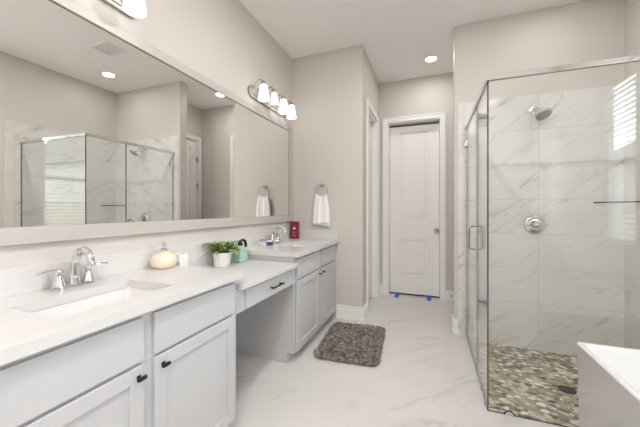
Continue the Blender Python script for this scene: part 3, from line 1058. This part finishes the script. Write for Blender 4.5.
# ------------------------------------------------------------------ shower enclosure
ZT = 2.018
t = thing('shower_enclosure', 'frameless clear glass shower enclosure with chrome top rail', 'shower enclosure', (GX, GY, 0))
def pane(name, x0, x1, y0, y1, z0, z1, parent):
    """glass sheet; its narrow edges get the green edge material"""
    m = MB(); m.box(x0, x1, y0, y1, z0, z1)
    thin = 0 if (x1 - x0) < (y1 - y0) else 1
    for f in m.bm.faces:
        f.normal_update()
        f.material_index = 0 if abs(f.normal[thin]) > .9 else 1
    return build(name, m, [M['glass'], M['gedge']], parent, world=True)
G = .0095
pane('front_panel', GX, XR - .011, GY, GY + G, .004, ZT, t)
pane('side_panel', GX, GX + G, GY + G + .001, 2.492, .004, ZT, t)
dd = pane('door', GX, GX + G, 2.498, YV - .022, .010, ZT - .004, t)
# pull handle through the glass
m = MB()
for s in (-1, 1):
    xg = GX + G / 2
    xo = xg + s * .050
    y = 2.56
    pts = [(xg + s * .006, y, .925), (xg + s * .030, y, .925)] + [(xo - s * .018 + s * .018 * math.sin(R(a)), y, .943 - .018 * math.cos(R(a))) for a in (15, 45, 75)] + [(xo, y, .955), (xo, y, 1.075)] + [(xo - s * .018 + s * .018 * math.cos(R(a)), y, 1.087 + .018 * math.sin(R(a))) for a in (15, 45, 75)] + [(xg + s * .030, y, 1.105), (xg + s * .006, y, 1.105)]
    m.tube(pts, .0085, 12)
    for z in (.925, 1.105):
        m.lathe([(.013, 0), (.013, .003), (.009, .005), (0, .005)], 14, mtx=T(xg + s * .0049, y, z) @ RY(90 * s))
build('pull_handle', m, plain('satin_dark_chrome', (.42, .42, .43), .18, 1.0), dd, world=True)
for z in (.22, 1.87):
    m = MB()
    m.box(GX - .010, GX - .0005, YV - .070, YV - .012, z - .028, z + .028, .002); m.box(GX + G + .0005, GX + G + .010, YV - .070, YV - .012, z - .028, z + .028, .002)
    m.box(GX - .014, GX + G + .014, YV - .018, YV - .0105, z - .028, z + .028, .002)
    build('hinge', m, M['chrome'], dd, world=True)
# top rails
m = MB(); m.box(GX - .008, XR - .011, GY - .008, GY + G + .008, ZT, ZT + .030, .002); build('front_rail', m, M['chrome'], t, world=True)
m = MB(); m.box(GX - .008, GX + G + .008, GY + G + .009, YV - .011, ZT, ZT + .030, .002); build('side_rail', m, M['chrome'], t, world=True)
# floor clips
def clip(x, y, along):
    m = MB()
    mt = T(x, y, 0) @ (RX(90) if along == 'x' else RY(90))
    prof = [(.024 * math.cos(R(a)), .024 * math.sin(R(a))) for a in range(0, 181, 15)]
    if along == 'x':
        mk = lambda dy: T(x, y + dy, .001) @ RX(90)
        for dy in (0, G + .0055): m.prism(prof, 0, .005, .001, mtx=mk(dy))
        gk = MB(); gk.prism([(p * 1.22, q * 1.22) for p, q in prof], 0, .002, mtx=T(x, y - .0002, .001) @ RX(90)); build('clip_gasket', gk, M['dark'], t, world=True)
    else:
        for dx in (-.0055, G + .0005):
            m.prism(prof, 0, .005, .001, mtx=T(x + dx, y, .001) @ Matrix(((0, 0, 1, 0), (1, 0, 0, 0), (0, 1, 0, 0), (0, 0, 0, 1))))
    build('floor_clip', m, M['chrome'], t, world=True)
clip(2.005, GY, 'x'); clip(2.90, GY, 'x')
clip(GX, 2.13, 'y'); clip(GX, 2.29, 'y')
m = MB(); m.box(GX + .001, GX + .0085, GY + .01, YV - .03, .0002, .0038); m.box(GX, XR - .012, GY + .001, GY + .0085, .0002, .0038)
build('bottom_seal', m, plain('clear_grey_seal', (.38, .37, .34), .4), t, world=True)

# shower head on the back wall
t = thing('wall_shower_head', 'chrome shower head on the tiled back wall', 'shower head', (2.435, YV - .0105, 2.135))
m = MB(); m.lathe([(0, 0), (.030, 0), (.030, .004), (.018, .012), (0, .013)], 24, mtx=RX(90)); build('flange', m, M['chrome'], t)
m = MB(); m.tube([(0, -.008, 0), (0, -.05, .004), (.004, -.09, -.006), (.012, -.125, -.030), (.018, -.140, -.048)], .0105, 12); build('shower_arm', m, M['chrome'], t)
m = MB()
mt = T(.020, -.145, -.056) @ RX(-28) @ RY(-14)
m.lathe([(0, .014), (.016, .012), (.018, .0), (.022, -.012), (.048, -.028), (.066, -.034), (.068, -.044), (.062, -.050), (0, -.052)], 28, mtx=mt)
hd = build('spray_head', m, M['chrome'], t)
m = MB()
m.lathe([(0, -.0525), (.056, -.0515), (.056, -.0535), (0, -.055)], 28, mtx=mt)
build('spray_face', m, plain('grey_nozzles', (.22, .22, .23), .5, noise=.5, nscale=160), hd)
# hand shower bracket bead under the arm
m = MB(); m.lathe([(0, .02), (.020, .016), (.024, 0), (.020, -.016), (0, -.02)], 18, mtx=T(-.012, -.075, -.052)); m.tube([(0, -.07, -.004), (-.010, -.075, -.045)], .010, 10); build('diverter_knob', m, M['chrome'], t)

t = thing('shower_valve', 'round chrome shower valve with lever on the back wall', 'shower valve', (2.447, YV - .0105, 1.095))
m = MB(); m.lathe([(0, 0), (.082, 0), (.084, .004), (.078, .012), (.052, .018), (.048, .022), (0, .022)], 40, mtx=RX(90)); build('escutcheon', m, M['chrome'], t)
m = MB(); m.lathe([(0, .021), (.036, .021), (.034, .045), (.028, .055), (0, .058)], 28, mtx=RX(90)); hb = build('valve_hub', m, plain('darker_chrome', (.45, .45, .46), .15, 1.0), t)
m = MB(); m.tube([(0, -.050, 0), (.035, -.058, -.002), (.085, -.060, -.004)], [.012, .009, .007], 12); build('lever', m, M['chrome'], hb)

# glass corner shelf
m = MB()
zs = 1.292
pts = [(XR - .0105, YV - .0105), (2.872, YV - .0105), (2.90, YV - .05), (XR - .06, 2.99), (XR - .0105, 2.965)]
m.prism(pts, zs - .005, zs + .005)
for f in m.bm.faces:
    f.normal_update(); f.material_index = 0 if abs(f.normal.z) > .9 else 1
tag(build('corner_shelf', m, [M['glass'], M['gedge']]), 'glass corner shelf in the shower, seen edge-on as a dark line', 'shelf')

t = thing('shower_drain', 'dark round drain in the pebble shower floor', 'drain', (2.467, 2.565, PAN + .0005))
m = MB(); m.lathe([(.044, 0), (.052, 0), (.052, .004), (.044, .004)], 32); m.lathe([(0, 0), (.044, 0), (.044, .0012), (0, .0012)], 32); build('ring', m, M['drain'], t)
m = MB()
for k in range(-4, 5):
    x = k * .0098; h = math.sqrt(.044 ** 2 - x * x) - .001
    m.box(x - .0032, x + .0032, -h, h, .0015, .0045)
build('grate', m, plain('drain_grate', (.10, .095, .085), .35, .9), t)

# ------------------------------------------------------------------ bathtub
TX0, TX1, TY0, TY1, TZ = 2.236, 3.02, .12, 1.817, .58
t = thing('bathtub', 'white freestanding rectangular bathtub at the right in front of the shower', 'bathtub', ((TX0 + TX1) / 2, (TY0 + TY1) / 2, 0))
b = bmesh.new()
def tring(ix, iy, z, r):
    xa, xb, ya, yb = TX0 + ix, TX1 - ix, TY0 + iy, TY1 - iy
    out = []
    for cx, cy, a0 in ((xb - r, yb - r, 0), (xa + r, yb - r, 90), (xa + r, ya + r, 180), (xb - r, ya + r, 270)):
        for k in range(7):
            a = R(a0 + 15 * k); out.append(b.verts.new((cx + r * math.cos(a), cy + r * math.sin(a), z)))
    return out
rs = [tring(.012, .014, .001, .018), tring(.009, .010, .02, .018), tring(.002, .002, TZ - .012, .018), tring(0, 0, TZ - .008, .018), tring(.003, .003, TZ - .002, .018),
      tring(.009, .009, TZ, .018), tring(.020, .022, TZ, .02), tring(.027, .029, TZ - .005, .02), tring(.030, .035, TZ - .02, .03), tring(.085, .20, .25, .06), tring(.13, .30, .16, .08), tring(.20, .42, .135, .08)]
for p, q in zip(rs, rs[1:]):
    n = len(p)
    for k in range(n):
        b.faces.new((p[k], p[(k + 1) % n], q[(k + 1) % n], q[k]))
b.faces.new(rs[0]); b.faces.new(rs[-1])
bmesh.ops.recalc_face_normals(b, faces=b.faces[:])
mb = MB(); mb._merge(b, True); build('tub_shell', mb, M['tub'], t, world=True)
m = MB(); m.lathe([(0, .004), (.026, .004), (.034, 0), (0, 0)], 24, mtx=T((TX0 + TX1) / 2, .75, .1355)); build('tub_drain', m, M['chrome'], t, world=True)

# ------------------------------------------------------------------ outside the windows
m = MB(); m.box(XR + .3, 40, -30, 30, -.5, -.35)
struct('ground', m, M['grass'])
t = thing('garden_fence', 'grey wooden board fence outside the windows', 'fence', (8.2, 1, -.35))
m = MB()
for k in range(100):
    y = -9 + .16 * k
    m.box(8.18, 8.20, y, y + .15, -.35, 1.45)
build('boards', m, M['wood'], t, world=True)
m = MB(); m.box(8.20, 8.24, -9, 7, .0, .09); m.box(8.20, 8.24, -9, 7, 1.1, 1.19); build('rails', m, M['wood'], t, world=True)
t = thing('neighbour_house', 'pale house wall and roof outside beyond the fence', 'house', (12, -9, -.35))
m = MB(); m.box(9.2, 15, -16, -4, -.35, 3.2); build('walls', m, M['stucco'], t, world=True)
m = MB(); m.prism([(-3.4, 0), (3.4, 0), (0, 1.9)], -6.4, 6.4, mtx=T(12.1, -10, 3.2) @ RX(90)); build('roof', m, M['shingle'], t, world=True)
